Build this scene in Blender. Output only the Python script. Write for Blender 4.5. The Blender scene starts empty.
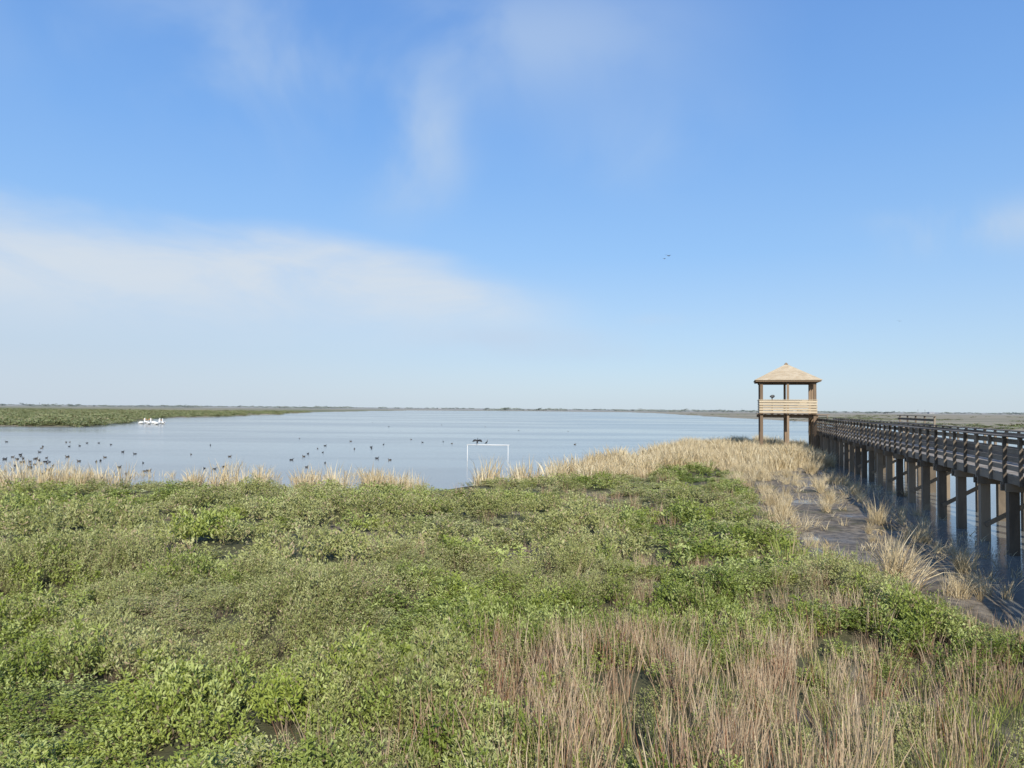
import bpy, math, numpy as np
from mathutils import Vector, Matrix
rng=np.random.default_rng(7)
scene=bpy.context.scene
COL=scene.collection

# ---------------------------------------------------------------- helpers
def link(o,parent=None):
    COL.objects.link(o)
    if parent is not None: o.parent=parent
    return o
def empty(name,loc=(0,0,0)):
    e=bpy.data.objects.new(name,None); e.empty_display_size=0.5; e.location=loc
    COL.objects.link(e); return e
def hash2(ix,iy,seed):
    h=np.sin(ix*127.1+iy*311.7+seed*74.7)*43758.5453
    return h-np.floor(h)
def vnoise(x,y,seed=0):
    ix=np.floor(x);iy=np.floor(y);fx=x-ix;fy=y-iy
    fx=fx*fx*(3-2*fx);fy=fy*fy*(3-2*fy)
    a=hash2(ix,iy,seed);b=hash2(ix+1,iy,seed);c=hash2(ix,iy+1,seed);d=hash2(ix+1,iy+1,seed)
    return (a*(1-fx)+b*fx)*(1-fy)+(c*(1-fx)+d*fx)*fy
def fbm(x,y,s,seed=0,o=3):
    x=np.asarray(x,float)/s;y=np.asarray(y,float)/s
    t=0;a=1;n=0
    for i in range(o):
        t=t+a*vnoise(x,y,seed+i*3);n+=a;a*=.5;x=x*2.03+5.1;y=y*2.03+1.7
    return t/n
def sstep(a,b,x):
    t=np.clip((x-a)/(b-a),0,1);return t*t*(3-2*t)

class NT:
    def __init__(s,tree): s.t=tree;s.n=tree.nodes;s.l=tree.links
    def new(s,typ,**k):
        n=s.n.new(typ)
        for a,b in k.items(): setattr(n,a,b)
        return n
    def inp(s,sock,v):
        if isinstance(v,bpy.types.NodeSocket): s.l.new(v,sock)
        else: sock.default_value=v
    def math(s,op,a,b=0.0,c=None,clamp=False):
        n=s.new('ShaderNodeMath',operation=op,use_clamp=clamp)
        s.inp(n.inputs[0],a);s.inp(n.inputs[1],b)
        if c is not None: s.inp(n.inputs[2],c)
        return n.outputs[0]
    def mix(s,f,a,b,mode='MIX'):
        n=s.new('ShaderNodeMix',data_type='RGBA',blend_type=mode)
        n.clamp_factor=True
        s.inp(n.inputs[0],f)
        s.inp(n.inputs[6],a if isinstance(a,bpy.types.NodeSocket) else tuple(a)+(1,))
        s.inp(n.inputs[7],b if isinstance(b,bpy.types.NodeSocket) else tuple(b)+(1,))
        return n.outputs[2]
    def ramp(s,v,a,b,lo=0.0,hi=1.0,interp='SMOOTHSTEP'):
        n=s.new('ShaderNodeMapRange',interpolation_type=interp)
        s.inp(n.inputs[0],v);s.inp(n.inputs[1],a);s.inp(n.inputs[2],b);s.inp(n.inputs[3],lo);s.inp(n.inputs[4],hi)
        return n.outputs[0]
    def noise(s,vec,scale,detail=3,rough=.5,dist=0.0):
        n=s.new('ShaderNodeTexNoise');n.inputs['Scale'].default_value=scale
        n.inputs['Detail'].default_value=detail;n.inputs['Roughness'].default_value=rough
        n.inputs['Distortion'].default_value=dist
        if vec is not None: s.l.new(vec,n.inputs['Vector'])
        return n.outputs['Fac']
    def vmul(s,vec,m):
        n=s.new('ShaderNodeVectorMath',operation='MULTIPLY');s.l.new(vec,n.inputs[0]);n.inputs[1].default_value=m
        return n.outputs[0]
def newmat(name):
    m=bpy.data.materials.new(name);m.use_nodes=True
    t=NT(m.node_tree);b=m.node_tree.nodes['Principled BSDF']
    return m,t,b
def wpos(t): return t.new('ShaderNodeNewGeometry').outputs['Position']

def leafmat(name,cols,dead=(.2,.16,.09),deadamt=.12,nscale=.35,trans=.15,rough=.55):
    """cols: dark, mid, light"""
    m,t,b=newmat(name)
    p=wpos(t)
    at=t.new('ShaderNodeAttribute',attribute_name='v').outputs['Fac']
    oi=t.new('ShaderNodeObjectInfo').outputs['Random']
    n1=t.noise(p,nscale,3,.6)
    n1=t.ramp(n1,.36,.64)
    c=t.mix(n1,cols[0],cols[1])
    f=t.math('ADD',t.math('MULTIPLY',at,.55),t.math('MULTIPLY',oi,.45))
    c=t.mix(t.ramp(f,.35,.95),c,cols[2])
    n2=t.noise(p,nscale*3.1,2,.6)
    dd=t.math('ADD',t.math('MULTIPLY',t.ramp(n2,.5,.75),deadamt*2.2),deadamt*.5)
    k=t.math('LESS_THAN',t.math('FRACT',t.math('MULTIPLY',at,7.31)),dd)
    c=t.mix(k,c,dead)
    t.inp(b.inputs['Base Color'],c);b.inputs['Roughness'].default_value=rough
    b.inputs['Specular IOR Level'].default_value=.35
    if trans>0:
        tr=t.new('ShaderNodeBsdfTranslucent');t.inp(tr.inputs[0],c)
        mx=t.new('ShaderNodeMixShader');mx.inputs[0].default_value=trans
        t.l.new(b.outputs[0],mx.inputs[1]);t.l.new(tr.outputs[0],mx.inputs[2])
        t.l.new(mx.outputs[0],t.n['Material Output'].inputs[0])
    return m
def plainmat(name,col,rough=.6,var=.25,scale=6):
    m,t,b=newmat(name)
    n=t.noise(wpos(t),scale,4,.6)
    c=t.mix(n,tuple(x*(1-var) for x in col),tuple(min(1,x*(1+var)) for x in col))
    t.inp(b.inputs['Base Color'],c);b.inputs['Roughness'].default_value=rough
    return m
def woodmat(name,dark,light,stretch=(1,1,8),rough=.8,va=.4):
    m,t,b=newmat(name)
    p=wpos(t)
    g=t.noise(t.vmul(p,stretch),3.0,5,.65,.6)
    n=t.noise(p,.9,3,.6)
    at=t.new('ShaderNodeAttribute',attribute_name='v').outputs['Fac']
    f=t.math('ADD',t.math('MULTIPLY',g,.45),t.math('ADD',t.math('MULTIPLY',n,.55-va*.75),t.math('MULTIPLY',at,va)))
    c=t.mix(t.ramp(f,.3,.8),dark,light)
    t.inp(b.inputs['Base Color'],c);b.inputs['Roughness'].default_value=rough
    bp=t.new('ShaderNodeBump');bp.inputs['Strength'].default_value=.35;bp.inputs['Distance'].default_value=.01
    t.l.new(g,bp.inputs['Height']);t.l.new(bp.outputs[0],b.inputs['Normal'])
    return m

def mkmesh(name,verts,faces,v=None,mats=(),fm=None,smooth=False):
    me=bpy.data.meshes.new(name)
    me.from_pydata([tuple(x) for x in verts],[],[tuple(int(i) for i in f) for f in faces])
    if v is not None:
        a=me.attributes.new('v','FLOAT','POINT');a.data.foreach_set('value',np.asarray(v,np.float32))
    for m in mats: me.materials.append(m)
    if fm is not None: me.polygons.foreach_set('material_index',np.asarray(fm,np.int32))
    if smooth: me.polygons.foreach_set('use_smooth',np.ones(len(me.polygons),bool))
    me.update();return me

class Beams:
    def __init__(s): s.v=[];s.f=[];s.a=[]
    def box(s,c,ax,ay,az):
        c=np.array(c,float);ax,ay,az=[np.array(q,float) for q in(ax,ay,az)]
        i=len(s.v);r=rng.random()
        for sz in(-1,1):
            for sy in(-1,1):
                for sx in(-1,1): s.v.append(c+ax*sx+ay*sy+az*sz)
        s.a+= [r]*8
        for q in((0,2,3,1),(4,5,7,6),(0,1,5,4),(2,6,7,3),(0,4,6,2),(1,3,7,5)): s.f.append([i+k for k in q])
    def beam(s,p0,p1,w,h,up=(0,0,1)):
        p0=np.array(p0,float);p1=np.array(p1,float);d=p1-p0;L=np.linalg.norm(d);d/=L
        up=np.array(up,float);side=np.cross(d,up)
        if np.linalg.norm(side)<1e-4: side=np.cross(d,np.array((1,0,0.)))
        side/=np.linalg.norm(side);u=np.cross(side,d)
        s.box((p0+p1)/2,d*L/2,side*w/2,u*h/2)
    def obj(s,name,mat,parent=None,bevel=0.006):
        o=bpy.data.objects.new(name,mkmesh(name,s.v,s.f,s.a,[mat]))
        if bevel:
            m=o.modifiers.new('bev','BEVEL');m.width=bevel;m.segments=1
        return link(o,parent)

# ---------------------------------------------------------------- layout of the place (metres, water level z=0)
def XB(Y): return 7.74+0.298*np.asarray(Y,float)        # left edge of boardwalk
def GX(Y): return np.interp(Y,[-60,9.5,11,12.5,14.5,17,20,24,28,34,40,50,60,80],[60,30,12.0,9.0,7.5,7.2,7.6,8.5,9.4,10.7,12.7,14,15.5,18])
def shoreY(X): return np.interp(X,[-400,-60,-30,-6,2,6,11,20,27,36],[29,32,34,35,39,47,60,77,86,88])
def land(X,Y):
    w=(fbm(X,Y,7,3)-.5)*5+(fbm(X,Y,1.7,9)-.5)*1.5
    main=np.minimum(shoreY(X)-Y+w, XB(Y)+1.0+np.interp(Y,[5,12],[200,0])-X+w*.5)
    xl=np.interp(Y,[145,255,450,900,1500],[-80,-107,-134,-160,-180])
    W=(fbm(X,Y,60,5)-.5)*50
    left=np.minimum((Y-137)+(fbm(X,Y,15,8)-.5)*16, xl-X+W*.6)
    far=(Y-(1150-350*np.exp(-((X+260)/160)**2)))+(fbm(X,Y,150,6)-.5)*400
    xr=np.interp(Y,[120,355,900],[100,118,170])
    right=np.minimum(X-xr+W*.5, Y-120+W*.3)
    return main,np.maximum(np.maximum(left,far),right)
def groundz(X,Y):
    m,f=land(X,Y)
    zm=np.clip(m*.15,-.5,.2)
    inmud=sstep(-.6,.8,X-GX(Y))*sstep(9,12,Y)
    hum=(fbm(X,Y,2.1,21,2)-.45)*np.interp(Y,[0,20,30],[.9,.85,.45])
    zl=np.where(m>0,np.maximum(zm+hum*sstep(0,3,m),np.minimum(zm,.06)),zm)
    zmud=np.minimum(zm,.045+(fbm(X,Y,2.2,31)-.5)*.34-.26*sstep(-2.6,-.8,X-XB(Y)))
    z=zl*(1-inmud)+zmud*inmud
    zf=np.clip(f*.04,-.5,.3)+np.where(f>8,1,0)*(fbm(X,Y,40,12)-.5)*.3
    return np.where((f>m)&(Y>100),zf,z)

# ---------------------------------------------------------------- ground
def ground():
    n=520
    u=np.linspace(-math.asinh(9000/15),math.asinh(9000/15),n)
    X=15*np.sinh(u)
    v=np.linspace(-math.asinh(80/15),math.asinh(11000/15),n);Y=22+15*np.sinh(v)
    GXg,GY=np.meshgrid(X,Y)
    Z=groundz(GXg,GY)
    V=np.stack([GXg.ravel(),GY.ravel(),Z.ravel()],1)
    i=np.arange(n-1)[:,None]*n+np.arange(n-1)[None,:]
    i=i.ravel();F=np.stack([i,i+1,i+n+1,i+n],1)
    m,t,b=newmat('marsh_ground')
    p=wpos(t);sp=t.new('ShaderNodeSeparateXYZ');t.l.new(p,sp.inputs[0])
    n1=t.noise(p,1.3,5,.65)
    soil=t.mix(n1,(.05,.055,.02),(.13,.12,.055))
    mud=t.mix(t.ramp(t.noise(p,3.5,5,.65),.35,.65),(.095,.075,.05),(.27,.22,.155))
    c=t.mix(t.ramp(sp.outputs[2],.03,.10),mud,t.mix(t.ramp(t.noise(p,.7,4,.6),.5,.65),mud,soil))
    c=t.mix(t.ramp(sp.outputs[2],.15,.23),c,soil)
    # distant flats; aerial haze painted into the base colour, greyer with distance
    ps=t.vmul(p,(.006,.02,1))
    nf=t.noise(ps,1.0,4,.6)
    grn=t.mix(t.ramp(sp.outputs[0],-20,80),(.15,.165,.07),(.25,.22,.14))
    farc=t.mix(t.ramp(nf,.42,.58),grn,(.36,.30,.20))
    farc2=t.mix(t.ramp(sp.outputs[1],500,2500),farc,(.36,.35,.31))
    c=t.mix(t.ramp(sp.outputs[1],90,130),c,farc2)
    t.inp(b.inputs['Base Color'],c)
    t.inp(b.inputs['Roughness'],t.ramp(sp.outputs[2],.0,.08,.4,.95))
    bp=t.new('ShaderNodeBump');bp.inputs['Strength'].default_value=.8;bp.inputs['Distance'].default_value=.08
    t.l.new(t.noise(p,4,6,.72),bp.inputs['Height']);t.l.new(bp.outputs[0],b.inputs['Normal'])
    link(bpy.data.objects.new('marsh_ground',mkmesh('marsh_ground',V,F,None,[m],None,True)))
ground()

def water():
    m,t,b=newmat('lagoon_water')
    p=wpos(t)
    n=t.noise(t.vmul(p,(.006,.02,1)),1,3,.5)
    c=t.mix(n,(.20,.20,.18),(.25,.25,.225))
    t.inp(b.inputs['Base Color'],c)
    t.inp(b.inputs['Roughness'],t.ramp(t.noise(t.vmul(p,(.01,.04,1)),1,3,.6),.4,.6,.08,.16))
    b.inputs['IOR'].default_value=1.33
    bp=t.new('ShaderNodeBump');bp.inputs['Strength'].default_value=.35;bp.inputs['Distance'].default_value=.025
    t.l.new(t.noise(t.vmul(p,(1.3,2.2,1)),1.6,3,.6),bp.inputs['Height']);t.l.new(bp.outputs[0],b.inputs['Normal'])
    S=11000
    link(bpy.data.objects.new('lagoon_water',mkmesh('lagoon_water',[(-S,-80,0),(S,-80,0),(S,S,0),(-S,S,0)],[(0,1,2,3)],None,[m])))
water()

# ---------------------------------------------------------------- plant templates
def norm(a): return a/np.maximum(np.linalg.norm(a,axis=-1,keepdims=True),1e-6)
def leaves(pos,d,L,W,r):
    N=len(pos);d=norm(d);side=norm(np.cross(d,norm(r.normal(size=(N,3))*.7+np.array([0,0,1.]))))
    nn=norm(np.cross(side,d))
    L=L[:,None];W=W[:,None]
    a=pos;bq=pos+d*L*.5+side*W*.5+nn*W*.15;tip=pos+d*L;c=pos+d*L*.5-side*W*.5+nn*W*.15
    V=np.stack([a,bq,tip,c],1).reshape(-1,3)
    F=np.arange(4*N).reshape(N,4)
    return V,F
def shrub(seed,nst,nl,R,H,ll,lw,wood=True):
    r=np.random.default_rng(seed)
    ang=r.random(nst)*6.283;rad=np.sqrt(r.random(nst))*R
    base=np.stack([np.cos(ang)*rad*.35,np.sin(ang)*rad*.35,np.zeros(nst)],1)
    hh=H*(1-.55*(rad/R)**2)*(.65+.55*r.random(nst))
    top=np.stack([np.cos(ang)*rad,np.sin(ang)*rad,hh],1)
    si=r.integers(0,nst,nl);tt=1-r.random(nl)**1.5*.7
    P=base[si]*(1-tt[:,None])+top[si]*tt[:,None]
    a2=r.random(nl)*6.283;out=np.stack([np.cos(a2),np.sin(a2),r.random(nl)*1.3+.1],1)
    P+=norm(out)*(.008+.025*r.random(nl))[:,None]*(ll/.04)
    V,F=leaves(P,out,ll*(.6+.8*r.random(nl)),lw*(.7+.6*r.random(nl)),r)
    vs=np.repeat(r.random(nl)*.6+.4*r.random(nst)[si],4)
    fm=np.zeros(len(F),int)
    Vs=[V];Fs=[list(f) for f in F];va=[vs];n0=len(V)
    if wood:
        for k in range(nst):
            b0=base[k];t0=top[k];sd=np.array([-np.sin(ang[k]),np.cos(ang[k]),0])*.005
            Vs.append(np.array([b0-sd,b0+sd,t0]));Fs.append([n0,n0+1,n0+2]);va.append(np.full(3,r.random()));n0+=3
        fm=np.concatenate([fm,np.ones(nst,int)])
    return np.concatenate(Vs),Fs,np.concatenate(va),fm
def blades(seed,n,R,H,W,lean=.25,curve=.3,hv=.4):
    r=np.random.default_rng(seed)
    ang=r.random(n)*6.283;rad=np.sqrt(r.random(n))*R
    b=np.stack([np.cos(ang)*rad,np.sin(ang)*rad,np.zeros(n)],1)
    a2=ang+r.normal(size=n)*.9
    o=np.stack([np.cos(a2),np.sin(a2),np.zeros(n)],1)
    h=H*(1-hv+hv*r.random(n)*1.3);ln=np.abs(r.normal(size=n))*lean;cv=r.random(n)*curve
    fa=r.random(n)*6.283;sd=np.stack([np.cos(fa),np.sin(fa),np.zeros(n)],1)
    w=W*(.6+.8*r.random(n))
    V=[]
    ts=[0,.35,.7,1]
    for j,t in enumerate(ts):
        q=b+o*(h*(ln*t+cv*t**2.5))[:,None]+np.array([0,0,1.])*(h*(t-.35*cv*t**3))[:,None]
        ww=(w*[.9,1,.75,0][j]*.5)[:,None]
        if j<3: V+=[q-sd*ww,q+sd*ww]
        else: V.append(q)
    V=np.stack(V,1).reshape(-1,3);F=[]
    for k in range(n):
        i=k*7;F+=[[i,i+1,i+3,i+2],[i+2,i+3,i+5,i+4],[i+4,i+5,i+6]]
    return V,F,np.repeat(r.random(n),7),None

M_shrub=leafmat('sea_oxeye_leaves',[(.145,.195,.03),(.285,.34,.058),(.48,.525,.195)],deadamt=.06)
M_shrub2=leafmat('saltwort_leaves',[(.24,.26,.08),(.345,.36,.12),(.53,.53,.25)],dead=(.42,.33,.2),deadamt=.14)
M_twig=plainmat('twig_bark',(.15,.11,.07),.9)
M_dead=leafmat('dry_twigs',[(.24,.18,.11),(.30,.23,.15),(.40,.32,.22)],deadamt=0,trans=0)
M_ggrass=leafmat('green_grass_blades',[(.22,.27,.05),(.31,.36,.08),(.43,.45,.14)],dead=(.5,.4,.22),deadamt=.2,trans=.25)
M_straw=leafmat('dry_cordgrass',[(.44,.30,.19),(.56,.42,.27),(.70,.58,.39)],dead=(.34,.17,.10),deadamt=.2,trans=.2)
M_reed=leafmat('bleached_reed',[(.54,.42,.23),(.65,.53,.32),(.78,.68,.46)],dead=(.34,.25,.13),deadamt=.16,trans=.12)
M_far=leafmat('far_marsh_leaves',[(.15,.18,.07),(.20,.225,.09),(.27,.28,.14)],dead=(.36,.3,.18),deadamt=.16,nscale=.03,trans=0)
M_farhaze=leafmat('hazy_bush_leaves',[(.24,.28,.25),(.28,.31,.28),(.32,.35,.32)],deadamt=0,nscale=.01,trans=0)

def tmpl(name,data,mats):
    V,F,v,fm=data
    return bpy.data.objects.new(name,mkmesh(name,V,F,v,mats,fm))
T_near=[tmpl(f'shrub_near_{i}',shrub(100+i,26,580,.36,.46,.052,.024),[M_shrub,M_twig]) for i in range(4)]
T_near+=[tmpl(f'saltwort_near_{i}',shrub(120+i,30,640,.34,.48,.042,.016),[M_shrub2,M_twig]) for i in range(3)]
T_dead=[tmpl(f'deadshrub_{i}',shrub(140+i,45,260,.3,.42,.035,.004),[M_dead,M_twig]) for i in range(2)]
T_mid=[tmpl(f'shrub_mid_{i}',shrub(160+i,20,330,.42,.46,.072,.036,False),[M_shrub]) for i in range(3)]
T_mid+=[tmpl(f'saltwort_mid_{i}',shrub(180+i,20,360,.42,.48,.062,.028,False),[M_shrub2]) for i in range(3)]
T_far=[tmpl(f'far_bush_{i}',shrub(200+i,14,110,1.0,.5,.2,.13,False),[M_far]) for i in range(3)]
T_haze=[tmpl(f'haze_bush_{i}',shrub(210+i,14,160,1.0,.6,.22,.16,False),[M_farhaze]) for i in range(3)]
T_gg=[tmpl(f'green_grass_{i}',blades(300+i,34,.22,.62,.008,.18,.35),[M_ggrass]) for i in range(3)]
T_st=[tmpl(f'straw_grass_{i}',blades(320+i,44,.24,.76,.008,.13,.2,.5),[M_straw]) for i in range(3)]
T_rd=[tmpl(f'reed_{i}',blades(340+i,50,.2,1.15,.014,.2,.5,.5),[M_reed]) for i in range(4)]
T_rdl=[tmpl(f'reed_matted_{i}',blades(360+i,55,.25,1.0,.014,.7,.8,.5),[M_reed]) for i in range(2)]
T_rdm=[tmpl(f'reed_mid_{i}',blades(380+i,42,.26,1.1,.026,.2,.45,.5),[M_reed]) for i in range(3)]
T_rds=[tmpl(f'reed_sparse_{i}',blades(400+i,14,.3,1.0,.024,.16,.35,.6),[M_reed]) for i in range(3)]
T_cat=[tmpl(f'green_reed_{i}',blades(390+i,40,.3,1.1,.02,.2,.3,.5),[M_ggrass]) for i in range(2)]

def scatter(name,pts,rot,scl,idx,src):
    n=len(pts)
    c=bpy.data.collections.new(name+'_plants')
    for k,o in enumerate(src):
        # children are picked in alphabetical order -> keep own copies with sortable names
        oo=bpy.data.objects.new(f'{name}_v{k:02d}',o.data);c.objects.link(oo)
    me=bpy.data.meshes.new(name);me.vertices.add(n)
    me.vertices.foreach_set('co',np.asarray(pts,np.float32).ravel())
    for an,ty,arr,key in(('rot','FLOAT_VECTOR',rot,'vector'),('scl','FLOAT_VECTOR',scl,'vector')):
        a=me.attributes.new(an,ty,'POINT');a.data.foreach_set(key,np.asarray(arr,np.float32).ravel())
    a=me.attributes.new('idx','INT','POINT');a.data.foreach_set('value',np.asarray(idx,np.int32))
    ng=bpy.data.node_groups.new(name,'GeometryNodeTree')
    ng.interface.new_socket('Geometry',in_out='INPUT',socket_type='NodeSocketGeometry')
    ng.interface.new_socket('Geometry',in_out='OUTPUT',socket_type='NodeSocketGeometry')
    N=ng.nodes;L=ng.links
    gi=N.new('NodeGroupInput');go=N.new('NodeGroupOutput')
    ip=N.new('GeometryNodeInstanceOnPoints');ci=N.new('GeometryNodeCollectionInfo')
    ci.inputs['Collection'].default_value=c
    ci.inputs['Separate Children'].default_value=True;ci.inputs['Reset Children'].default_value=True
    def na(nm,dt):
        q=N.new('GeometryNodeInputNamedAttribute');q.data_type=dt;q.inputs['Name'].default_value=nm
        return [o for o in q.outputs if o.enabled and o.name=='Attribute'][0]
    er=N.new('FunctionNodeEulerToRotation')
    L.new(na('rot','FLOAT_VECTOR'),er.inputs[0])
    L.new(gi.outputs[0],ip.inputs['Points']);L.new(ci.outputs[0],ip.inputs['Instance'])
    ip.inputs['Pick Instance'].default_value=True
    L.new(na('idx','INT'),ip.inputs['Instance Index'])
    L.new(er.outputs[0],ip.inputs['Rotation']);L.new(na('scl','FLOAT_VECTOR'),ip.inputs['Scale'])
    L.new(ip.outputs[0],go.inputs[0])
    o=link(bpy.data.objects.new(name,me))
    md=o.modifiers.new('scatter','NODES');md.node_group=ng
    return o
def sample(n,y0,y1,xf=lambda Y:.82*Y+9,pw=1.0):
    Y=y0+(y1-y0)*rng.random(n*3);w=xf(Y)
    keep=rng.random(n*3)<w/w.max();Y=Y[keep][:n];w=w[keep][:n]
    return (rng.random(len(Y))*2-1)*w,Y
def inst(name,X,Y,sc,idx,src,z=None,tilt=.12):
    n=len(X)
    z=groundz(X,Y)-.03 if z is None else z
    rot=np.stack([rng.normal(size=n)*tilt,rng.normal(size=n)*tilt,rng.random(n)*6.283],1)
    sc=np.asarray(sc)
    if sc.ndim==1: sc=np.stack([sc,sc,sc],1)
    return scatter(name,np.stack([X,Y,z],1),rot,sc,idx,src)
def gzone(X,Y):   # cordgrass density
    l=np.interp(Y,[0,6,11,14,20],[-.6,-.3,-.2,.8,1.5])
    s=sstep(-1.2,1.6,X-l+(fbm(X,Y,2,41)-.5)*3.5)*sstep(.2,-.8,X-GX(Y))
    return s*np.interp(Y,[0,10.5,12.5,15,22,36],[1,1,.65,.32,.09,.03])*(1-.35*sstep(5,7.5,X)*sstep(10,11.5,Y))
def bandw(X): return np.interp(X,[-3,2,6,10,20],[.1,.6,3.0,7,16])

# shrubs near
X,Y=sample(6800,2.2,17)
m,_=land(X,Y);g=gzone(X,Y)
gap=fbm(X,Y,1.25,29,2)
k=(m>0)&(X<GX(Y)-.1)&(rng.random(len(X))>g*.60)&((gap>.33)|(rng.random(len(X))<.4))
X,Y,g=X[k],Y[k],g[k]
mix=fbm(X,Y,4,51)+.12*sstep(6,20,Y)-.06
r=rng.random(len(X))
idx=np.where(mix+r*.3>.66,4+rng.integers(0,3,len(X)),rng.integers(0,4,len(X)))
idx=np.where((fbm(X,Y,1.5,55)>.68)&(r<.3)&(Y>9)|(r<.02),7+rng.integers(0,2,len(X)),idx)
s=(.72+.65*fbm(X,Y,1.6,57))*(.85+.3*rng.random(len(X)))*(1-.25*g)
hz=sstep(.25,.75,fbm(X,Y,1.7,58,2))
sc=np.stack([s,s,s*(.48+1.05*hz)*(1-.35*sstep(5.5,8,X)*sstep(10,12,Y))],1)
inst('marsh_shrubs',X,Y,sc,idx,T_near+T_dead)
# shrubs mid
X,Y=sample(9800,16.5,62)
m,_=land(X,Y);k=(m>.2+bandw(X)*(.5+fbm(X,Y,3,19)))&(X<GX(Y)-.1)&((fbm(X,Y,1.7,29,2)>.30)|(rng.random(len(X))<.5))
X,Y,m=X[k],Y[k],m[k]
mix=fbm(X,Y,5,51)+.1;r=rng.random(len(X))
idx=np.where(mix+r*.3>.68,3+rng.integers(0,3,len(X)),rng.integers(0,3,len(X)))
s=(.85+.7*fbm(X,Y,2.0,57))*(.85+.3*rng.random(len(X)))*1.1
hz=sstep(.25,.75,fbm(X,Y,2.2,58,2))
sc=np.stack([s,s,s*(.42+1.1*hz)*np.interp(Y,[20,32],[1,.55])],1)
inst('marsh_shrubs',X,Y,sc,idx,T_mid)
# cordgrass
X,Y=sample(9500,2.5,36,lambda Y:.82*Y+8)
g=gzone(X,Y);m,_=land(X,Y);k=(rng.random(len(X))<g*1.2)&(m>.3);X,Y=X[k],Y[k]
tan=fbm(X,Y,2.2,61)+.28*np.exp(-((X-.2*Y)/(.24*Y+1))**2)
r=rng.random(len(X))
idx=np.where(r<np.clip((tan-.30)*2.8,.25,.88),3+rng.integers(0,3,len(X)),rng.integers(0,3,len(X)))
s=(.68+.62*fbm(X,Y,1.8,62))*(.8+.4*rng.random(len(X)))*np.interp(Y,[9,12,15],[1,.82,.66])
inst('cordgrass',X,Y,s,idx,T_gg+T_st)
# sprinkled grass through the shrubs
X,Y=sample(1300,4,40);m,_=land(X,Y);k=(m>0)&(X<GX(Y))&(rng.random(len(X))<sstep(.44,.64,fbm(X,Y,3.5,66)+.10*sstep(-3,3,X)-.04));X,Y=X[k],Y[k]
inst('cordgrass',X,Y,.55+.4*rng.random(len(X)),np.where(rng.random(len(X))<.65,0,3)+rng.integers(0,3,len(X)),T_gg+T_st)
# reeds on the mud beside the boardwalk: tussocks of very uneven size
cx=[];cy=[];cr=[];ch=[]
for _i in range(20):
    yy=18+22*rng.random();g0=float(GX(yy));b0=float(XB(yy))
    xx=g0+.1+(b0+.3-g0)*rng.random()
    cx.append(xx);cy.append(yy);cr.append(.04+.18*rng.random()**2);ch.append(.3+.4*rng.random())
for _i in range(50):
    yy=40+29*rng.random();g0=float(GX(yy));b0=float(XB(yy))
    xx=g0-.5+(b0-.6-g0)*(rng.random()**1.35)
    cx.append(xx);cy.append(yy);cr.append(.2+.35*rng.random());ch.append(.4+.4*rng.random())
for q in ((8.55,16.5,.14,.95),(8.75,17.2,.16,1.05),(9.3,15.9,.22,.42),(10.2,16.6,.28,.42),(11.4,18.9,.15,.5),(9.2,25.2,.25,.6),(10.0,27.4,.28,.65),(8.6,22.0,.22,.45),
          (12.9,26,.25,.7),(12.4,22.8,.16,.6),(11.2,31.5,.4,.6),(14.0,32.5,.25,.7),(12.2,36,.5,.65)):
    cx.append(q[0]);cy.append(q[1]);cr.append(q[2]);ch.append(q[3])
X=[];Y=[];ss=[]
for a_,b_,rr,h_ in zip(cx,cy,cr,ch):
    n=int(2+rr*25);th=rng.random()*3.14;e1=rr*(1+.8*rng.random());e2=rr*.6
    u_=rng.normal(size=n)*e1;v_=rng.normal(size=n)*e2
    X+=list(a_+u_*math.cos(th)-v_*math.sin(th));Y+=list(b_+u_*math.sin(th)+v_*math.cos(th));ss+=[h_]*n
X=np.array(X);Y=np.array(Y);ss=np.array(ss)*(.6+.6*rng.random(len(X)))
k=(land(X,Y)[0]>-1)|(Y<40);X,Y,ss=X[k],Y[k],ss[k]
idx=np.where(ss>.8,rng.integers(0,4,len(X)),rng.integers(0,6,len(X)))
inst('dry_reeds',X,Y,ss,idx,T_rd+T_rdl,tilt=.25,z=np.maximum(groundz(X,Y),-.1))
# thin single stalks and flattened litter over the mud
Y=17+24*rng.random(130);X=GX(Y)-.2+(XB(Y)+.2-GX(Y))*rng.random(130)
inst('dry_reeds',X,Y,np.stack([.4+.4*rng.random(130)]*2+[.15+.28*rng.random(130)],1),rng.integers(0,3,130),T_rds,tilt=.35,z=np.maximum(groundz(X,Y),-.05))
X=7.2+rng.normal(size=14)*.35;Y=18+rng.normal(size=14)*.5
inst('green_reeds',X,Y,.5+.4*rng.random(14),rng.integers(0,2,14),T_cat)
# reed band on the shore
X=-3+36*rng.random(14000);Y=36+54*rng.random(14000)
m,_=land(X,Y);shd=shoreY(X)-Y
nb_=sstep(.44,.59,fbm(X,Y,2.4,75))
k=(m>-.9)&(shd<bandw(X)*1.6+2)&(rng.random(len(X))<(.13*sstep(4,10,X)+.8*nb_))&(X<XB(Y)-.3)
X,Y,nb_=X[k],Y[k],nb_[k]
inst('dry_reeds',X,Y,(.25+.35*nb_+.85*fbm(X,Y,2.0,77,2))*(.75+.5*rng.random(len(X))),rng.integers(0,3,len(X)),T_rdm)
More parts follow.
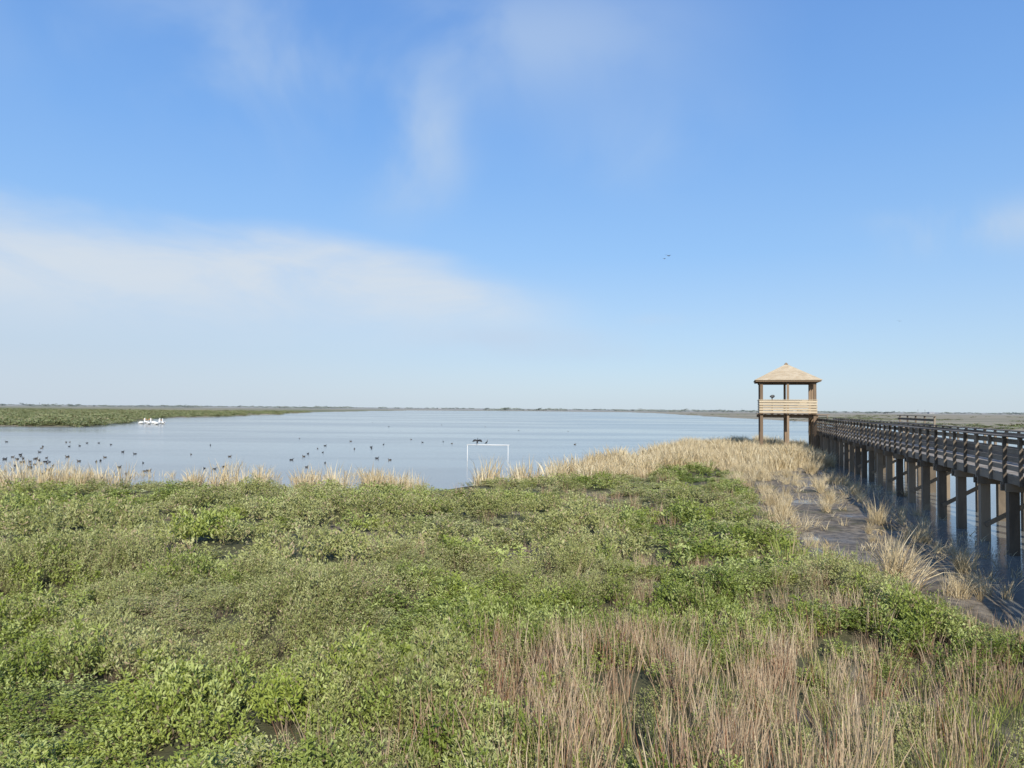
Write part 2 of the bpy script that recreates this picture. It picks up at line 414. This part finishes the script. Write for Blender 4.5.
# uneven shoreline tufts on the left, plus stubble standing in the shallows
X=[];Y=[];ss=[]
for px in (6,14,40,54,60,72,80,90,98,120,190,195,201,228,258,265,303,311,317,326,332,345,372,379,388,396,403,420,486,492,521,526,546,552,558,566,571,577,586,592,598,612,620,633,645):
    x0=(px-512)/745*36
    yy=np.linspace(29,75,400);mm=land(np.full(400,x0),yy)[0];y0=yy[np.argmin(np.abs(mm-(-.6)))]
    x0=(px-512)/745*y0
    n=int(rng.integers(2,9));sp_=.15+.3*rng.random();X+=list(x0+rng.normal(size=n)*sp_);Y+=list(y0+rng.normal(size=n)*.45);ss+=[.8+.6*rng.random()]*n
X=np.array(X);Y=np.array(Y);ss=np.array(ss)*(.65+.55*rng.random(len(X)))
idx=np.where(rng.random(len(X))<.6,rng.integers(0,3,len(X)),3+rng.integers(0,3,len(X)))
inst('dry_reeds',X,Y,np.stack([ss*.8,ss*.8,ss],1),idx,T_rdm+T_rds,z=np.maximum(groundz(X,Y),-.05))
X=-42+44*rng.random(900);Y=37.5+13*rng.random(900)**2
k=(fbm(X,Y,3,83)+.012*(-X-12).clip(0,20)>.62)&(X<-7);X,Y=X[k],Y[k]
inst('reed_stubble',X,Y,np.stack([.6+0*X,.6+0*X,.15+.35*rng.random(len(X))],1),rng.integers(0,3,len(X)),T_rds,z=0*X)
# left far marsh
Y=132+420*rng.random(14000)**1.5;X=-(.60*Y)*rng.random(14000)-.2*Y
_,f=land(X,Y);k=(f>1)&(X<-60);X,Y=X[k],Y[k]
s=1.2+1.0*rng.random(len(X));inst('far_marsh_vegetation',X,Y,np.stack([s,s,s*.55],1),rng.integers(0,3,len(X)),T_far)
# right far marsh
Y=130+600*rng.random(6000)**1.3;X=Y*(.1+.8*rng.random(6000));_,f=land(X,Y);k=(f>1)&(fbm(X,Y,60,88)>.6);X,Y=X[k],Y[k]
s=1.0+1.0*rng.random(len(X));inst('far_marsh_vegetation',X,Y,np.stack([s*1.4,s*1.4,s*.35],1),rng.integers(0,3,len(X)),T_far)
# horizon scrub
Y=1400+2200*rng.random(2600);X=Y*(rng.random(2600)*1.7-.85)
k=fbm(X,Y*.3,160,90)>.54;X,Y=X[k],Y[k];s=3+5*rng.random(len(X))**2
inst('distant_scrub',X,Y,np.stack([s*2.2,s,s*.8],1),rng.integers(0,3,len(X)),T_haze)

# ---------------------------------------------------------------- boardwalk
WD=woodmat('weathered_boardwalk_wood',(.10,.078,.055),(.29,.235,.175))
WDK=woodmat('weathered_deck_planks',(.18,.155,.125),(.36,.32,.27))
WP=woodmat('treated_pile_wood',(.085,.066,.046),(.27,.21,.145),(1,1,.3))
WT=woodmat('tan_new_wood',(.46,.36,.23),(.60,.50,.35),(1,1,6),.8,.25)
WPB=woodmat('brown_post_wood',(.17,.115,.07),(.30,.21,.135),(1,1,.4))
A=np.array([.2856,.9583,0]);P=np.array([.9583,-.2856,0]);S0=np.array([7.74-2.98,-10,0])
def B(t,s,z): return S0+A*t+P*s+np.array([0,0,z])
DZ=2.3;WID=2.2;LEN=90
bw=empty('boardwalk',tuple(B(0,0,0)))
def addto(o,par): o.matrix_parent_inverse=Matrix.Translation(-Vector(par.location)); 
piles=Beams();caps=Beams();strg=Beams();planks=Beams();rposts=Beams();rails=Beams()
nb=int(LEN/2.5)
for i in range(nb+1):
    t=i*2.5
    for s in(.12,WID-.12):
        piles.beam(B(t,s,-1.2),B(t,s,DZ-.36),.27,.27,A)
    caps.beam(B(t-.19,-.12,DZ-.40),B(t-.19,WID+.12,DZ-.40),.09,.24)
    caps.beam(B(t+.19,-.12,DZ-.40),B(t+.19,WID+.12,DZ-.40),.09,.24)
    if i%2==0:
        caps.beam(B(t-.155,.1,.5),B(t-.155,WID-.1,DZ-.6),.045,.14)
    for s in(-.075,WID+.075):
        rposts.beam(B(t,s,DZ-.34),B(t,s,DZ+1.02),.09,.09,A)
        if i<nb: rposts.beam(B(t+1.25,s,DZ-.28),B(t+1.25,s,DZ+1.02),.085,.085,A)
for i in range(nb):
    t=i*2.5
    for s in(.0,.75,1.45,WID):
        strg.beam(B(t+.004,s,DZ-.165),B(t+2.496,s,DZ-.165),.05,.235)
    for s,sg in((-.075,1),(WID+.075,-1)):
        for h in(.16,.40,.64,.90):
            j=rng.normal()*.006
            rails.beam(B(t+.004,s+sg*.066,DZ+h+j),B(t+2.496,s+sg*.066,DZ+h+j+rng.normal()*.006),.038,.14)
        rails.beam(B(t+.004,s+sg*.02,DZ+1.045),B(t+2.496,s+sg*.02,DZ+1.045),.19,.042)
t=0
while t<LEN:
    planks.beam(B(t,-.02+rng.normal()*.006,DZ-.025),B(t,WID+.02+rng.normal()*.006,DZ-.025),.138,.04)
    t+=.15
for bb,nm,mt in((piles,'piles',WP),(caps,'cap_beams',WP),(strg,'stringers',WD),(planks,'deck_planks',WDK),(rposts,'rail_posts',WD),(rails,'rails',WD)):
    o=bb.obj(nm,mt,bw);addto(o,bw)
# passing bay on the far side
pb=Beams()
for tt in np.arange(60.0,71,2.5):
    pb.beam(B(tt,WID+2.2,-1),B(tt,WID+2.2,DZ-.3),.24,.24,A)
    pb.beam(B(tt,WID+2.3,DZ-.3),B(tt,WID+2.3,DZ+1.42),.1,.1,A)
pb.beam(B(59.8,WID+1.3,DZ-.1),B(70.3,WID+1.3,DZ-.1),2.2,.1)
for h in(.3,.6,.9,1.2): pb.beam(B(59.8,WID+2.22,DZ+h),B(70.3,WID+2.22,DZ+h),.04,.14)
pb.beam(B(59.8,WID+2.26,DZ+1.44),B(70.3,WID+2.26,DZ+1.44),.2,.04)
o=pb.obj('passing_bay',WD,bw);addto(o,bw)

# ---------------------------------------------------------------- viewing deck under the photographer
vd=empty('viewing_deck',(2,-1.4,0))
pl=Beams();fr=Beams();ra=Beams()
x=-4.0
while x<6.7:
    pl.beam((x,-3.1,DZ-.025),(x,.42,DZ-.025),.138,.04);x+=.15
for xx in(-3.9,-1.3,1.3,3.9,6.5):
    for yy in(-2.9,.3):
        fr.beam((xx,yy,-1),(xx,yy,DZ-.3),.26,.26,(0,1,0))
    ra.beam((xx,.44,DZ-.3),(xx,.44,DZ+1.02),.09,.09,(0,1,0))
for yy in(-3.0,-1.3,.35): fr.beam((-4.05,yy,DZ-.17),(6.65,yy,DZ-.17),.05,.24)
for h in(.16,.4,.64,.9): ra.beam((-4.05,.38,DZ+h),(6.6,.38,DZ+h),.038,.14)
ra.beam((-4.05,.42,DZ+1.045),(6.6,.42,DZ+1.045),.19,.042)
for bb,nm,mt in((pl,'deck_planks',WDK),(fr,'frame',WP),(ra,'railing',WD)):
    o=bb.obj(nm,mt,vd);addto(o,vd)

# ---------------------------------------------------------------- gazebo tower
GC=np.array([26.0,70.6,0]);gz=empty('observation_gazebo',tuple(GC))
def G(a,s,z): return GC+P*a+A*s+np.array([0,0,z])
FZ=3.72;HW=2.30
post=Beams();fl=Beams();rl=Beams();rf=Beams();fa=Beams()
for a in(-HW,0,HW):
    for s in(-HW,0,HW):
        if a==0 and s==0: 
            post.beam(G(a,s,-1),G(a,s,FZ-.33),.3,.3,A);continue
        post.beam(G(a,s,-1),G(a,s,6.55),.26 if abs(a)+abs(s)>HW else .2,.26,A)
for s in(-HW,0,HW): fl.beam(G(-HW-.3,s+.17,FZ-.22),G(HW+.3,s+.17,FZ-.22),.09,.26)
for a in np.arange(-HW-.15,HW+.2,.6): fl.beam(G(a,-HW-.3,FZ-.02-.045),G(a,HW+.3,FZ-.02-.045),.05,.05)
a=-HW-.35
while a<HW+.36:
    fl.beam(G(a,-HW-.36,FZ),G(a,HW+.36,FZ),.14,.035);a+=.15
# railing with wide horizontal boards
for h in(.12,.36,.60,.84,1.08):
    for sgn in(-1,1):
        rl.beam(G(-HW-.2,sgn*(HW+.17),FZ+h+.05),G(HW+.2,sgn*(HW+.17),FZ+h+.05),.04,.185)
        if sgn==-1: rl.beam(G(sgn*(HW+.17),-HW-.14,FZ+h+.05),G(sgn*(HW+.17),HW+.14,FZ+h+.05),.04,.185)
        else: rl.beam(G(sgn*(HW+.17),-HW-.14,FZ+h+.05),G(sgn*(HW+.17),HW-1.2,FZ+h+.05),.04,.185)
for sgn in(-1,1): rl.beam(G(-HW-.25,sgn*(HW+.12),FZ+1.29),G(HW+.25,sgn*(HW+.12),FZ+1.29),.26,.05)
rl.beam(G(-HW-.12,-HW+.02,FZ+1.29),G(-HW-.12,HW-.02,FZ+1.29),.26,.05)
# roof frame
for sgn in(-1,1):
    fa.beam(G(-HW-.2,sgn*HW,6.66),G(HW+.2,sgn*HW,6.66),.2,.24)
    fa.beam(G(sgn*HW,-HW+.12,6.66),G(sgn*HW,HW-.12,6.66),.2,.24)
E=2.82;EZ=6.78;PZ=8.35
for sgn in(-1,1):
    fa.beam(G(-E,sgn*(E-.03),EZ-.03),G(E,sgn*(E-.03),EZ-.03),.04,.15)
    fa.beam(G(sgn*(E-.03),-E+.06,EZ-.03),G(sgn*(E-.03),E-.06,EZ-.03),.04,.15)
for a in(-1,1):
    for s in(-1,1): fa.beam(G(a*E*.97,s*E*.97,EZ-.06),G(a*.05,s*.05,PZ-.14),.08,.14)
for k in np.arange(-2.4,2.5,.6):
    for s in(-1,1):
        fa.beam(G(k,s*E*.98,EZ-.04),G(k,s*abs(k)*.98+s*.06,EZ-.04+(PZ-EZ)*(1-abs(k)/E)-.08),.05,.1)
        fa.beam(G(s*E*.98,k,EZ-.04),G(s*abs(k)*.98+s*.06,k,EZ-.04+(PZ-EZ)*(1-abs(k)/E)-.08),.05,.1)
for bb,nm,mt in((post,'posts',WPB),(fl,'floor',WPB),(rl,'railing',WT),(fa,'roof_frame',WPB)):
    o=bb.obj(nm,mt,gz,.01);addto(o,gz)
V=[];F=[];va=[]
NC=14
for c in range(NC):
    r0=E+.05-(E)*c/NC+.03;r1=E+.05-(E)*(c+1)/NC;z0=EZ+.07+(PZ-EZ)*c/NC+.0;z1=EZ+.07+(PZ-EZ)*(c+1)/NC+.0
    crn=[(-1,-1),(1,-1),(1,1),(-1,1)]
    for q in range(4):
        a0,b0=crn[q];a1,b1=crn[(q+1)%4]
        ns=max(2,int(r0*2/.35))
        for j in range(ns):
            f0=j/ns;f1=(j+1)/ns;i=len(V)
            L=lambda r,f,z:G((a0+(a1-a0)*f)*r,(b0+(b1-b0)*f)*r,z)
            V+=[L(r0,f0,z0),L(r0,f1,z0),L(r1,f1,z1+.0),L(r1,f0,z1+.0),L(r0,f0,z0-.04),L(r0,f1,z0-.04)]
            va+=[rng.random()]*6
            F+=[[i,i+1,i+2,i+3],[i+4,i+5,i+1,i]]
o=link(bpy.data.objects.new('roof_shingles',mkmesh('roof_shingles',V,F,va,[WT])),gz);addto(o,gz)
cp=Beams();cp.box(G(0,0,PZ+.08),P*.16,A*.16,(0,0,.05));cp.box(G(0,0,PZ+.17),P*.07,A*.07,(0,0,.045))
o=cp.obj('roof_cap',WPB,gz);addto(o,gz)
stt=Beams()
for i in range(8):
    stt.box(G(HW+1.0+0,HW+.6+i*.28,FZ-.17*(i+1)),P*.6,A*.15,(0,0,.025))
stt.beam(G(HW+.38,HW+.5,FZ-.25),G(HW+.38,HW+.5+2.4,DZ-.1),.05,.28)
stt.beam(G(HW+1.62,HW+.5,FZ-.25),G(HW+1.62,HW+.5+2.4,DZ-.1),.05,.28)
stt.beam(G(HW+.37,HW-.5,FZ-.06),G(HW+1.62,HW-.5,FZ-.06),2.0,.06)
o=stt.obj('stair',WPB,gz);addto(o,gz)

def loft(pts,rw,rh,n=10,side=(0,1,0)):
    pts=np.array(pts,float);V=[];F=[];side=np.array(side,float)
    for i,p in enumerate(pts):
        d=pts[min(i+1,len(pts)-1)]-pts[max(i-1,0)];d/=np.linalg.norm(d);u=np.cross(d,side);u/=np.linalg.norm(u)
        for k in range(n):
            a=2*math.pi*k/n;V.append(p+side*math.cos(a)*rw[i]+u*math.sin(a)*rh[i])
    for i in range(len(pts)-1):
        for k in range(n): F.append([i*n+k,i*n+(k+1)%n,(i+1)*n+(k+1)%n,(i+1)*n+k])
    F.append(list(range(n))[::-1]);F.append([(len(pts)-1)*n+k for k in range(n)])
    return V,F
def join(parts):
    V=[];F=[];M=[]
    for (v,f,mi) in parts:
        o=len(V);V+=[tuple(q) for q in v];F+=[[o+k for k in q] for q in f];M+=[mi]*len(f)
    return V,F,M
# spotting scope (coin viewer) on the deck
D_met=plainmat('dark_painted_metal',(.05,.05,.055),.4)
sc=empty('viewing_scope',tuple(G(-1.35,-HW+.5,FZ)))
v1,f1=loft([(0,0,0),(0,0,.05),(0,0,.06),(0,0,1.40),(0,0,1.48)],[.2,.2,.05,.05,.08],[.2,.2,.05,.05,.08],12)
v2,f2=loft([(-.2,0,1.6),(-.17,0,1.6),(-.05,0,1.61),(.12,0,1.62),(.19,0,1.63),(.22,0,1.63)],[.06,.07,.1,.11,.08,.08],[.06,.07,.13,.14,.09,.08],12)
Vv,Ff,Mm=join([(v1,f1,0),(v2,f2,0)])
o=link(bpy.data.objects.new('scope_body',mkmesh('scope_body',Vv,Ff,None,[D_met],Mm,True)),sc)

# ---------------------------------------------------------------- birds
white=plainmat('white_feathers',(.78,.77,.73),.8,.05);blk=plainmat('black_feathers',(.02,.02,.022),.6)
brn=plainmat('brown_feathers',(.11,.085,.06),.8,.4,20);orange=plainmat('orange_bill',(.75,.35,.07),.5,.1)
def pelican():
    b=loft([(-.62,0,.10),(-.5,0,.16),(-.25,0,.2),(.0,0,.2),(.25,0,.22),(.38,0,.34),(.36,0,.52),(.30,0,.68),(.33,0,.80),(.42,0,.84),(.5,0,.82)],
           [.04,.12,.22,.26,.2,.1,.06,.05,.06,.07,.04],[.03,.08,.16,.2,.18,.1,.06,.05,.06,.07,.04])
    bill=loft([(.47,0,.82),(.6,0,.74),(.75,0,.62),(.84,0,.54)],[.04,.03,.02,.008],[.04,.05,.03,.008],8)
    w1=loft([(-.6,.1,.24),(-.3,.22,.27),(.0,.25,.27),(.22,.18,.27)],[.02,.05,.06,.03],[.04,.13,.15,.07],8)
    w2=loft([(-.6,-.1,.24),(-.3,-.22,.27),(.0,-.25,.27),(.22,-.18,.27)],[.02,.05,.06,.03],[.04,.13,.15,.07],8)
    tip=loft([(-.72,0,.2),(-.58,.0,.235),(-.4,.0,.3)],[.02,.1,.12],[.015,.03,.04],8)
    return join([(*b,0),(*bill,1),(*w1,0),(*w2,0),(*tip,2)])
pv,pf,pmi=pelican();pm=mkmesh('pelican',pv,pf,None,[white,orange,blk],pmi,True)
for px,dy,an in((143,0,.9),(147,6,2.6),(150,-3,1.4),(154,3,3.9),(158,-5,1.1),(161,5,2.2),(164,0,2.3)):
    d=160+dy;X=(px-512)/745*d
    o=bpy.data.objects.new('white_pelican',pm);link(o);o.location=(X,d,-.02);o.rotation_euler=(0,0,an);s=1.35;o.scale=(s,s,s)
def duck():
    b=loft([(-.3,0,.12),(-.22,0,.09),(-.1,0,.07),(.05,0,.07),(.16,0,.09),(.2,0,.16),(.2,0,.22),(.24,0,.26),(.28,0,.255)],
           [.015,.06,.11,.12,.08,.045,.035,.045,.02],[.01,.05,.08,.09,.08,.05,.035,.045,.02],8)
    bill=loft([(.27,0,.25),(.32,0,.24),(.36,0,.235)],[.025,.025,.015],[.018,.01,.005],6)
    w=loft([(-.25,.08,.13),(-.1,.11,.13),(.08,.08,.12)],[.01,.03,.01],[.02,.05,.02],6)
    w2=loft([(-.25,-.08,.13),(-.1,-.11,.13),(.08,-.08,.12)],[.01,.03,.01],[.02,.05,.02],6)
    return join([(*b,0),(*bill,1),(*w,1),(*w2,1)])
dv,df,dm=duck();T_duck=[bpy.data.objects.new('duck_a',mkmesh('duck_a',dv,df,None,[brn,blk],dm,True)),
   bpy.data.objects.new('coot_a',mkmesh('coot_a',dv,df,None,[blk,blk],dm,True))]
Xd=[];Yd=[]
for (pxa,pxb,ya,yb,n) in((0,110,440,474,34),(110,260,440,474,14),(260,470,440,472,18),(260,470,420,440,6),(480,640,425,460,5),(5,60,455,474,16)):
    pxs=rng.uniform(pxa,pxb,n);ys=rng.uniform(ya,yb,n);d=4*745/(ys-(404+pxs*.0088));Xd+=list((pxs-512)/745*d);Yd+=list(d)
Xd=np.array(Xd);Yd=np.array(Yd);k=(land(Xd,Yd)[0]<-1)&(land(Xd,Yd)[1]<0);Xd,Yd=Xd[k],Yd[k]
inst('duck_flock',Xd,Yd,.42+.16*rng.random(len(Xd)),rng.integers(0,2,len(Xd)),T_duck,z=0*Xd-.01,tilt=0.0)

# white pipe perch frame in the lagoon
M_pvc=plainmat('white_pvc',(.70,.70,.68),.5,.06)
fx=empty('pipe_perch_frame',(-1.75,56,0))
def pipe(p0,p1,r=.025):
    p0=np.array(p0,float);p1=np.array(p1,float);s=(0,1,0)
    return loft([p0,(p0+p1)/2,p1],[r]*3,[r]*3,10,s)
prt=[(*pipe((-1.55,0,-.8),(-1.55,0,1.22)),0),(*pipe((1.5,0,-.8),(1.5,0,1.25)),0),(*pipe((-1.6,0,1.25),(1.6,0,1.25),.035),0)]
a_,b_,c_=join(prt);o=link(bpy.data.objects.new('pipes',mkmesh('pipes',a_,b_,None,[M_pvc],c_,True)),fx)
def cormorant(spread):
    b=loft([(-.34,0,.12),(-.2,0,.22),(-.05,0,.34),(.05,0,.48),(.08,0,.6),(.07,0,.7),(.1,0,.78),(.16,0,.79)],
           [.05,.07,.1,.09,.045,.03,.035,.02],[.02,.06,.1,.09,.045,.03,.035,.02],8,(0,1,0))
    bill=loft([(.15,0,.79),(.22,0,.79),(.27,0,.775)],[.014,.01,.005],[.014,.01,.005],6)
    P_=[(*b,0),(*bill,1)]
    for sd in(-1,1):
        P_.append((*loft([(0,sd*.03,.02),(0,sd*.04,.1),(-.02,sd*.05,.26)],[.012,.012,.04],[.012,.012,.04],6),0))
        P_.append((*loft([(-.02,sd*.03,.01),(.03,sd*.035,.012),(.09,sd*.04,.005)],[.01,.03,.035],[.01,.01,.006],6),0))
        if spread: P_.append((*loft([(.02,sd*.06,.46),(.0,sd*.28,.5),(-.04,sd*.5,.44),(-.08,sd*.62,.33)],[.1,.13,.14,.04],[.025,.02,.015,.006],8,(0.35,0,.94)),0))
        else: P_.append((*loft([(-.3,sd*.06,.18),(-.15,sd*.1,.3),(.03,sd*.08,.46)],[.02,.03,.02],[.03,.07,.05],6),0))
    return join(P_)
for nm,sp,xx,rz in(('cormorant',True,-.8,1.3),('cormorant',False,-.1,.2)):
    a_,b_,c_=cormorant(sp);o=link(bpy.data.objects.new(nm,mkmesh(nm,a_,b_,None,[blk,orange],c_,True)))
    o.location=(-1.75+xx,56,1.28);o.rotation_euler=(0,0,rz);o.scale=(.62,)*3 if sp else (.45,)*3
# flying birds
def flyer():
    b=loft([(-.35,0,0),(-.2,0,.0),(0,0,0),(.2,0,.02),(.35,0,.03),(.5,0,.02)],[.06,.05,.1,.08,.035,.01],[.01,.04,.08,.07,.035,.01],8)
    P_=[(*b,0)]
    for sd in(-1,1): P_.append((*loft([(.08,sd*.05,.03),(.1,sd*.35,.17),(.0,sd*.7,.2),(-.12,sd*1.0,.12)],[.12,.12,.09,.02],[.02,.015,.01,.004],8,(1,0,0)),0))
    return join(P_)
a_,b_,c_=flyer();fm_=mkmesh('flying_bird',a_,b_,None,[brn],c_,True)
for px,py,d,s,rz in((668,255,120,.75,.6),(664,258,124,.5,.4),(900,321,150,.5,1.0)):
    o=link(bpy.data.objects.new('flying_bird',fm_));o.location=((px-512)/745*d,d,4+(404+px*.0088-py)/745*d)
    o.rotation_euler=(.2,.1,rz);o.scale=(s,)*3

# distant poles and sheds on the horizon
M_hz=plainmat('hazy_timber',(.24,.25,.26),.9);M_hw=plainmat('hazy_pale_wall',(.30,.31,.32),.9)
for px,h,d in((918,9,1500),(925,9,1550),(300,8,2000),(742,9,1900),(40,8,1600),(690,8,2300)):
    q=Beams();X=(px-512)/745*d
    q.beam((X,d,0),(X,d,h),.5,.5,(0,1,0));q.beam((X-1.4,d,h-1),(X+1.4,d,h-1),.3,.3)
    q.obj('utility_pole',M_hz,None,0)
for px,w,h,d in((932,12,3,1700),(440,12,2.5,2600)):
    X=(px-512)/745*d
    V=[(X-w/2,d,0),(X+w/2,d,0),(X+w/2,d+8,0),(X-w/2,d+8,0),(X-w/2,d,h),(X+w/2,d,h),(X+w/2,d+8,h),(X-w/2,d+8,h),(X-w/2,d+4,h*1.5),(X+w/2,d+4,h*1.5)]
    F=[(0,1,5,4),(1,2,6,9,5),(2,3,7,6),(3,0,4,8,7),(4,5,9,8),(6,7,8,9)]
    link(bpy.data.objects.new('distant_shed',mkmesh('distant_shed',V,F,None,[M_hw])))

# ---------------------------------------------------------------- light, sky
SUN_AZ=math.radians(170);SUN_EL=math.radians(31)   # azimuth from +Y towards +X
sd=Vector((math.sin(SUN_AZ)*math.cos(SUN_EL),math.cos(SUN_AZ)*math.cos(SUN_EL),math.sin(SUN_EL)))
su=bpy.data.lights.new('sun','SUN');su.energy=5.0;su.angle=math.radians(.5);su.color=(1,.94,.83)
so=bpy.data.objects.new('sun',su);COL.objects.link(so);so.rotation_euler=sd.to_track_quat('Z','Y').to_euler();so.location=(0,-20,40)
w=bpy.data.worlds.new('World');scene.world=w;w.use_nodes=True
t=NT(w.node_tree);bg=w.node_tree.nodes['Background'];STR=.1;bg.inputs[1].default_value=STR
sky=t.new('ShaderNodeTexSky',sky_type='NISHITA');sky.sun_disc=False;sky.sun_elevation=SUN_EL;sky.sun_rotation=SUN_AZ
sky.air_density=1.0;sky.dust_density=1.0;sky.ozone_density=1.5
tc=t.new('ShaderNodeTexCoord').outputs['Generated'];sp=t.new('ShaderNodeSeparateXYZ');t.l.new(tc,sp.inputs[0])
az=t.math('ARCTAN2',sp.outputs[0],sp.outputs[1]);el=t.math('ARCSINE',sp.outputs[2])
def C(r,g,b): return (r/STR,g/STR,b/STR)
n1=t.noise(t.vmul(tc,(1,1,3)),2.6,4,.55,.4);n2=t.noise(t.vmul(tc,(1,1,3)),5,5,.6,.6)
# air colour by elevation (hazy coastal air), combined with the physical sky
stops=[(0.0,(.62,.715,.80)),(.07,(.48,.64,.82)),(.2,(.30,.525,.86)),(.35,(.20,.42,.83)),(.50,(.15,.34,.76)),(1.1,(.06,.17,.50))]
air=None
for i in range(len(stops)-1):
    (e0,c0),(e1,c1)=stops[i],stops[i+1]
    if air is None: air=t.mix(t.ramp(el,e0,e1,interp='LINEAR'),C(*c0),C(*c1))
    else: air=t.mix(t.ramp(el,e0,e1,interp='LINEAR'),air,C(*c1))
tin=t.mix(1.0,sky.outputs[0],(1.4,1.75,2.1),'MULTIPLY')
col=t.mix(.84,tin,air)
# left veil
veil=t.math('MULTIPLY',t.ramp(az,.30,-.65),t.ramp(el,.26,.04))
col=t.mix(t.math('MULTIPLY',veil,.62),col,C(.55,.63,.735))
# bank
T=t.math('ADD',t.ramp(az,-.26,.13,.222,.145),t.math('MULTIPLY',t.math('SUBTRACT',n1,.5),.10))
top=t.ramp(t.math('SUBTRACT',el,T),.02,-.035)
bot=t.ramp(el,.06,.160,.08,1)
bank=t.math('MULTIPLY',t.math('MULTIPLY',top,bot),t.math('MULTIPLY',t.ramp(az,.15,-.06),t.ramp(n2,.25,.62,.55,1.0)))
col=t.mix(t.math('MULTIPLY',bank,.82),col,C(.70,.755,.81))
def gauss(a0,e0,ra,re,amp):
    a=t.math('DIVIDE',t.math('SUBTRACT',az,a0),ra);e=t.math('DIVIDE',t.math('SUBTRACT',el,e0),re)
    q=t.math('ADD',t.math('MULTIPLY',a,a),t.math('MULTIPLY',e,e))
    return t.math('MULTIPLY',t.math('POWER',2.718,t.math('MULTIPLY',q,-1.0)),amp)
tot=None
for g_ in((-.14,.335,.07,.07,.8),(-.32,.42,.24,.09,.5),(.05,.47,.20,.07,.45),(.19,.34,.12,.06,.3),(.57,.207,.09,.025,1.2),(.48,.225,.05,.012,.3),(.21,.118,.05,.008,.4),(.10,.075,.15,.012,.4),(-.02,.095,.16,.014,.6),(1.5,.4,.5,.2,.4),(-1.6,.5,.5,.2,.4)):
    q=gauss(*g_);tot=q if tot is None else t.math('ADD',tot,q)
wn=t.ramp(t.noise(t.vmul(tc,(1,1,1.0)),5,5,.5,.4),.34,.68)
col=t.mix(t.math('MULTIPLY',tot,wn),col,C(.54,.66,.82))
t.l.new(col,bg.inputs[0])

# ---------------------------------------------------------------- camera
cam=bpy.data.cameras.new('camera');co=bpy.data.objects.new('camera',cam);COL.objects.link(co)
cam.sensor_width=36;cam.lens=745/1024*36;cam.clip_end=20000;cam.clip_start=.05
R=Matrix.Rotation(math.radians(90+1.88),4,'X')@Matrix.Rotation(math.radians(.5),4,'Z')
co.matrix_world=Matrix.Translation((0,0,4.0))@R
scene.camera=co
scene.view_settings.view_transform='Standard';scene.view_settings.look='None';scene.view_settings.exposure=0
